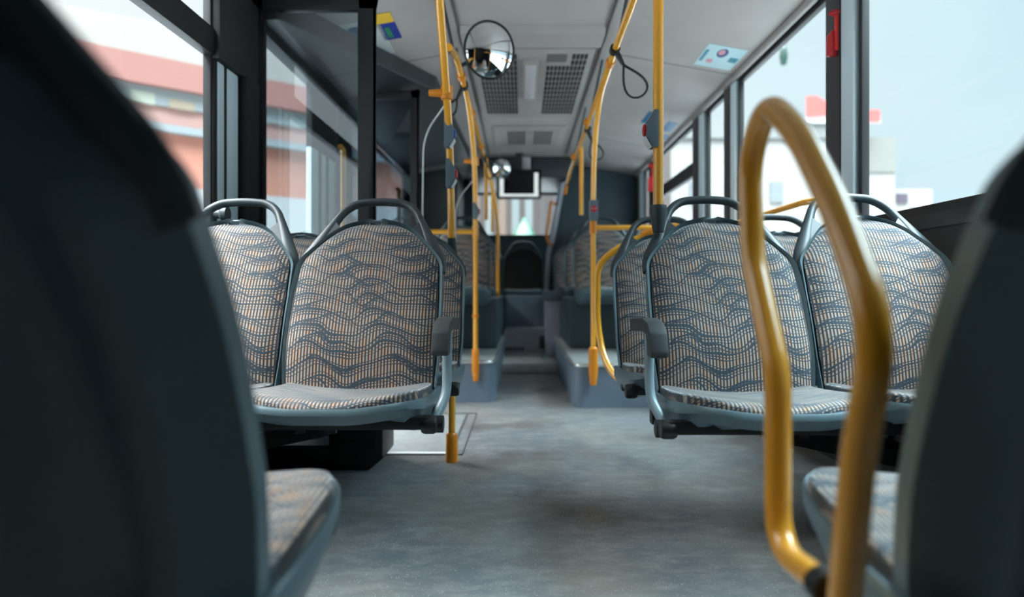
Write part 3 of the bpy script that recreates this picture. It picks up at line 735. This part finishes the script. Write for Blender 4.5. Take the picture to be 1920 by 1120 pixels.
MB().box(-.33, .36, -.38, .42, -.02, 0).build('frame', M['ceil'], o, bevel=.01); MB().box(-.27, .30, -.32, .36, -.026, -.015).build('panel', M['ceil_d'], o, bevel=.004)
for x0 in (-.20, .06):
    b = MB()
    for i in range(6):
        for j in range(5): b.box(x0+i*.03, x0+i*.03+.018, -.25+j*.11, -.25+j*.11+.075, -.0285, -.0255)
    b.build('grille', M['slot'], o, smooth=0)
# monitor
o = tag(empty('monitor', (-.03, 7.15, 1.94)), 'black hanging monitor with pale frame above the rear window', 'monitor')
MB().box(-.25, .25, -.02, .06, -.16, .17).build('casing', M['screen'], o, bevel=.012)
MB().box(-.215, -.170, -.028, -.015, -.115, .10).box(.170, .215, -.028, -.015, -.115, .13).box(-.215, .215, -.028, -.015, -.135, -.105).build('bezel', M['bezel_glow'], o, bevel=.004)
MB().box(-.17, .17, -.024, -.015, -.10, .13).build('screen', M['screen'], o, smooth=0)
MB().box(-.04, .04, .0, .05, .17, .36).build('bracket', M['rubber'], o, bevel=.004)

# stickers on the sloping ceiling
def zr(x): return CZ+(x-CXR)*(2.155-CZ)/(XR-.06-CXR)
def zl(x): return CZ+(CXL-x)*(2.155-CZ)/(CXL-XL-.06)
def decal(x0, x1, y0, y1, zf, lift): 
    P = [(x0, y0), (x1, y0), (x1, y1), (x0, y1)]; b = MB()
    b.add([(x, y, zf(x)-lift) for x, y in P]+[(x, y, zf(x)-lift+.001) for x, y in P], [(0, 1, 2, 3), (7, 6, 5, 4)]+[(i, i+4, (i+1) % 4+4, (i+1) % 4) for i in range(4)]); return b
def disc(cx, cy, rx, ry, zf, lift, n=24):
    b = MB(); pts = [(cx+rx*math.cos(2*PI*i/n), cy+ry*math.sin(2*PI*i/n)) for i in range(n)]
    b.add([(x, y, zf(x)-lift) for x, y in pts]+[(x, y, zf(x)-lift+.001) for x, y in pts], [tuple(range(n)), tuple(range(2*n-1, n-1, -1))]+[(i, i+n, (i+1) % n+n, (i+1) % n) for i in range(n)]); return b
def mc(n, c): return principled(n, c, .4)
pale, teal2, navy, pink = mc('sticker_pale_blue', (.42, .62, .68)), mc('sticker_teal', (.02, .22, .30)), mc('sticker_navy', (.02, .05, .18)), mc('sticker_pink', (.60, .25, .30))
o = decal(1.09, 1.32, 3.72, 4.06, zr, .002).build('ceiling_sticker', pale, smooth=0); tag(o, 'pale blue safety sticker on the right ceiling above the windows', 'sticker')
decal(1.10, 1.118, 3.80, 3.98, zr, .0035).build('printed_bar', teal2, o, smooth=0)
decal(1.26, 1.31, 3.86, 3.93, zr, .0035).build('printed_arrow', teal2, o, smooth=0)
disc(1.20, 3.82, .030, .065, zr, .0035).build('printed_wheel', navy, o, smooth=0); disc(1.192, 3.805, .018, .038, zr, .0045).build('printed_dot', pink, o, smooth=0)
disc(1.16, 3.96, .020, .030, zr, .0035).build('printed_figure', pink, o, smooth=0)
blu = mc('sticker_blue', (.01, .13, .28)); yel = mc('sticker_yellow', (.8, .5, .05)); grn = mc('sticker_green', (.03, .22, .12)); dbl = mc('sticker_dark_blue', (.02, .04, .28)); wh = mc('sticker_white', (.55, .60, .60))
tag(decal(1.03, 1.12, 5.18, 5.52, zr, .002).build('ceiling_sticker', blu, smooth=0), 'small blue sticker on the ceiling left of the tall right pole', 'sticker')
tag(decal(1.23, 1.31, 5.35, 5.66, zr, .002).build('ceiling_sticker', blu, smooth=0), 'square blue sticker on the ceiling just right of the tall pole', 'sticker')
o = disc(1.305, 5.85, .04, .10, zr, .002).build('ceiling_sticker', blu, smooth=0); tag(o, 'oval blue sticker with pink stripe near the window edge', 'sticker')
decal(1.27, 1.34, 6.02, 6.12, zr, .002).build('printed_stripe', pink, o, smooth=0)
o = decal(-1.02, -.78, 3.45, 3.95, zl, .002).build('ceiling_sticker', wh, smooth=0); tag(o, 'white ceiling sticker with blue oval seen through door glass', 'sticker')
disc(-.92, 3.60, .06, .10, zl, .0035).build('printed_oval', blu, o, smooth=0); disc(-.90, 3.85, .03, .05, zl, .0035).build('printed_leaf', grn, o, smooth=0)
o = decal(-.80, -.70, 3.40, 3.75, zl, .002).build('ceiling_sticker', dbl, smooth=0); tag(o, 'dark blue and yellow ceiling sticker right of the door frame', 'sticker')
decal(-.80, -.70, 3.40, 3.52, zl, .0035).build('yellow_field', yel, o, smooth=0); decal(-.77, -.74, 3.58, 3.72, zl, .0035).build('printed_figure', grn, o, smooth=0)

# emergency hammers
def hammer(x, y, z, s, label):
    o = tag(empty('emergency_hammer', (x, y, z)), label, 'hammer', 'red emergency hammers by the windows')
    MB().prism([(-.028*s, -.10*s), (.022*s, -.10*s), (.024*s, .0), (-.006*s, .015*s), (-.028*s, -.01*s)], 'y', -.012, .012).build('holder', M['red'], o, bevel=.003)
    MB().tube([(.006*s, -.016, -.08*s), (.006*s, -.016, .085*s)], .010*s, 12).build('handle', principled('bright_red', (.75, .03, .03), .3), o)
    MB().tube([(-.032*s, -.016, .078*s), (-.012*s, -.016, .083*s), (.02*s, -.016, .085*s)], [.003, .013*s, .014*s], 12).build('head', M['red'], o)
    return o
hammer(XR-.045, 2.80, 1.89, 1.0, 'red emergency hammer on the nearest right window pillar')
hammer(XR-.035, 6.75, 1.95, 1.5, 'dark red emergency hammer far back behind the tall pole')
# coat knob at left pillar
tag(MB().lathe([(0, 0), (.018, 0), (.018, .02), (.03, .03), (.03, .05), (0, .055)], 20, (XL+.05, 2.55, 1.07), 'x').build('window_knob', M['hoop']), 'dark round knob beside the left window pillar above seat hoop', 'knob')

# ================================================================ outside
struct(MB().box(-80, 80, -40, 120, -.40, -.35).build('ground', noisy('asphalt', (.16, .16, .165), (.2, .2, .2), 2, .9), smooth=0))
def facade(name, P, d, L, bands, label, cat='building', th=6., win=None, group=None):
    """building whose front runs from P along d; bands = [(z0,z1,colour,proud)]"""
    P = Vector((*P, 0)); d = Vector((*d, 0)).normalized(); n = Vector((d.y, -d.x, 0))
    if n.dot(-P) < 0: n = -n
    o = tag(empty(name, P), label, cat, group)
    def blk(l0, l1, z0, z1, pr, nm, m):
        a = d*l0; e = d*l1; f_ = n*pr; k_ = -n*th
        vs = [a+f_, e+f_, e+k_, a+k_]; b = MB(); b.add([(v.x, v.y, z0) for v in vs]+[(v.x, v.y, z1) for v in vs], [(0, 1, 2, 3), (7, 6, 5, 4)]+[(i, i+4, (i+1) % 4+4, (i+1) % 4) for i in range(4)])
        return b.build(nm, m, o, smooth=0)
    for z0, z1, c, pr, nm in bands: blk(0, L, z0, z1, pr, nm, mc(nm+'_paint', tuple(q*.38 for q in c)))
    for l0, l1, z0, z1, c, nm in (win or []): blk(l0, l1, z0, z1, .12, nm, mc(nm+'_paint', tuple(q*.38 for q in c)))
    return o
random.seed(3)
wn_ = [(1.0+i*1.9, 2.3+i*1.9, 3.95, 4.6, (.75, .42, .33), 'window') for i in range(4)]
gr = [(.2+i*.9, .2+i*.9+random.uniform(.3, .8), 5.58, 5.58+random.uniform(.2, .42), random.choice([(.45, .47, .38), (.55, .42, .3), (.3, .36, .38), (.6, .6, .5)]), 'billboard_patch') for i in range(7)]
facade('building', (-13, 14), (1.21, 1), 13, [(-.35, 3.5, (.80, .74, .72), 0, 'ground_floor_wall'), (3.5, 4.9, (.82, .32, .22), 0, 'salmon_wall'), (4.9, 5.1, (.42, .44, .45), .25, 'ledge'),
       (5.1, 5.6, (.78, .42, .36), 0, 'pink_wall'), (5.6, 6.05, (.42, .45, .45), .1, 'window_band'), (6.05, 6.8, (.55, .23, .19), .3, 'red_roof_edge')],
       'red and salmon building outside the left windows', win=wn_[:0]+gr)
facade('building', (-20, 24), (1, .6), 26, [(-.35, 12.0, (.62, .55, .50), 0, 'wall'), (9.5, 10.2, (.45, .47, .5), .2, 'window_band')], 'beige taller building seen through the open door')
cream = (.72, .69, .66)
facade('building', (6.5, 40), (1, 0), 15.0, [(-.35, 10.2, cream, 0, 'wall'), (10.2, 11.2, (.46, .47, .45), .2, 'mansard_roof')], 'cream building with red roof sign outside the right windows', win=[(x, x+.8, z, z+1.3, (.42, .46, .48), 'window') for x in (1.5, 4, 9.0, 13) for z in (3.0, 6.2)])
facade('building', (21.6, 40.5), (1, 0), 2.0, [(-.35, 8.2, cream, 0, 'wall'), (8.2, 10.4, (.45, .44, .40), .1, 'mansard_roof')], 'narrow cream house with dark mansard roof at right')
facade('building', (23.7, 41), (1, 0), 2.6, [(-.35, 7.2, (.75, .72, .69), 0, 'wall')], 'lowest cream house at the right end of the row', win=[(.3, 1.0, 6.3, 6.9, (.2, .15, .2), 'window'), (1.1, 1.9, 4.8, 6.0, (.14, .12, .11), 'window'), (1.1, 1.9, 2.6, 3.8, (.3, .24, .22), 'window')])
# red roof sign
o = tag(empty('roof_sign', (17.6, 39.5, 11.2)), 'blurred red rooftop sign on the cream building', 'sign')
red_s = mc('sign_red', (.50, .09, .08))
MB().box(0, 4.6, .1, .25, -.1, .2).build('support', mc('sign_support', (.7, .7, .7)), o, smooth=0)
b = MB(); b.prism([(-.0, .2), (1.3, .3), (1.3, 1.1), (.6, 1.5), (0, 1.5)], 'y', -.05, .1); b.box(1.5, 2.7, -.05, .1, .2, .75); b.box(3.0, 3.5, -.05, .1, .2, .9); b.box(3.8, 4.5, -.05, .1, -.1, .65)
b.build('letters', red_s, o, smooth=0)
# traffic light hanging
tag(MB().lathe([(0, -.24), (.07, -.20), (.10, 0), (.07, .20), (0, .24)], 16, (6.55, 16.0, 6.6)).box(6.58, 6.62, 15.98, 16.02, 6.9, 9.5).build('hanging_lamp', mc('dark_green', (.008, .035, .026))), 'dark green lamp hanging outside the right windows', 'lamp')
# facade behind the bus
o = facade('building', (-5, 30), (1, 0), 12, [(-.35, 14, (.20, .16, .15), 0, 'wall')], 'brown facade with pale pilasters behind the rear window', win=[(x, x+.35, .5, 12, random.choice([(.34, .24, .19), (.34, .38, .38), (.14, .12, .12)]), 'pilaster') for x in [.2+i*.62 for i in range(14)]])
tag(MB().lathe([(0, 0), (.10, 0), (.08, 1.0), (.9, 1.1), (.7, 1.8), (.25, 2.5), (0, 2.9)], 10, (0.1, 25, .7)).build('small_tree', mc('tree_green', (.006, .06, .028))), 'small green tree behind the rear window', 'tree')
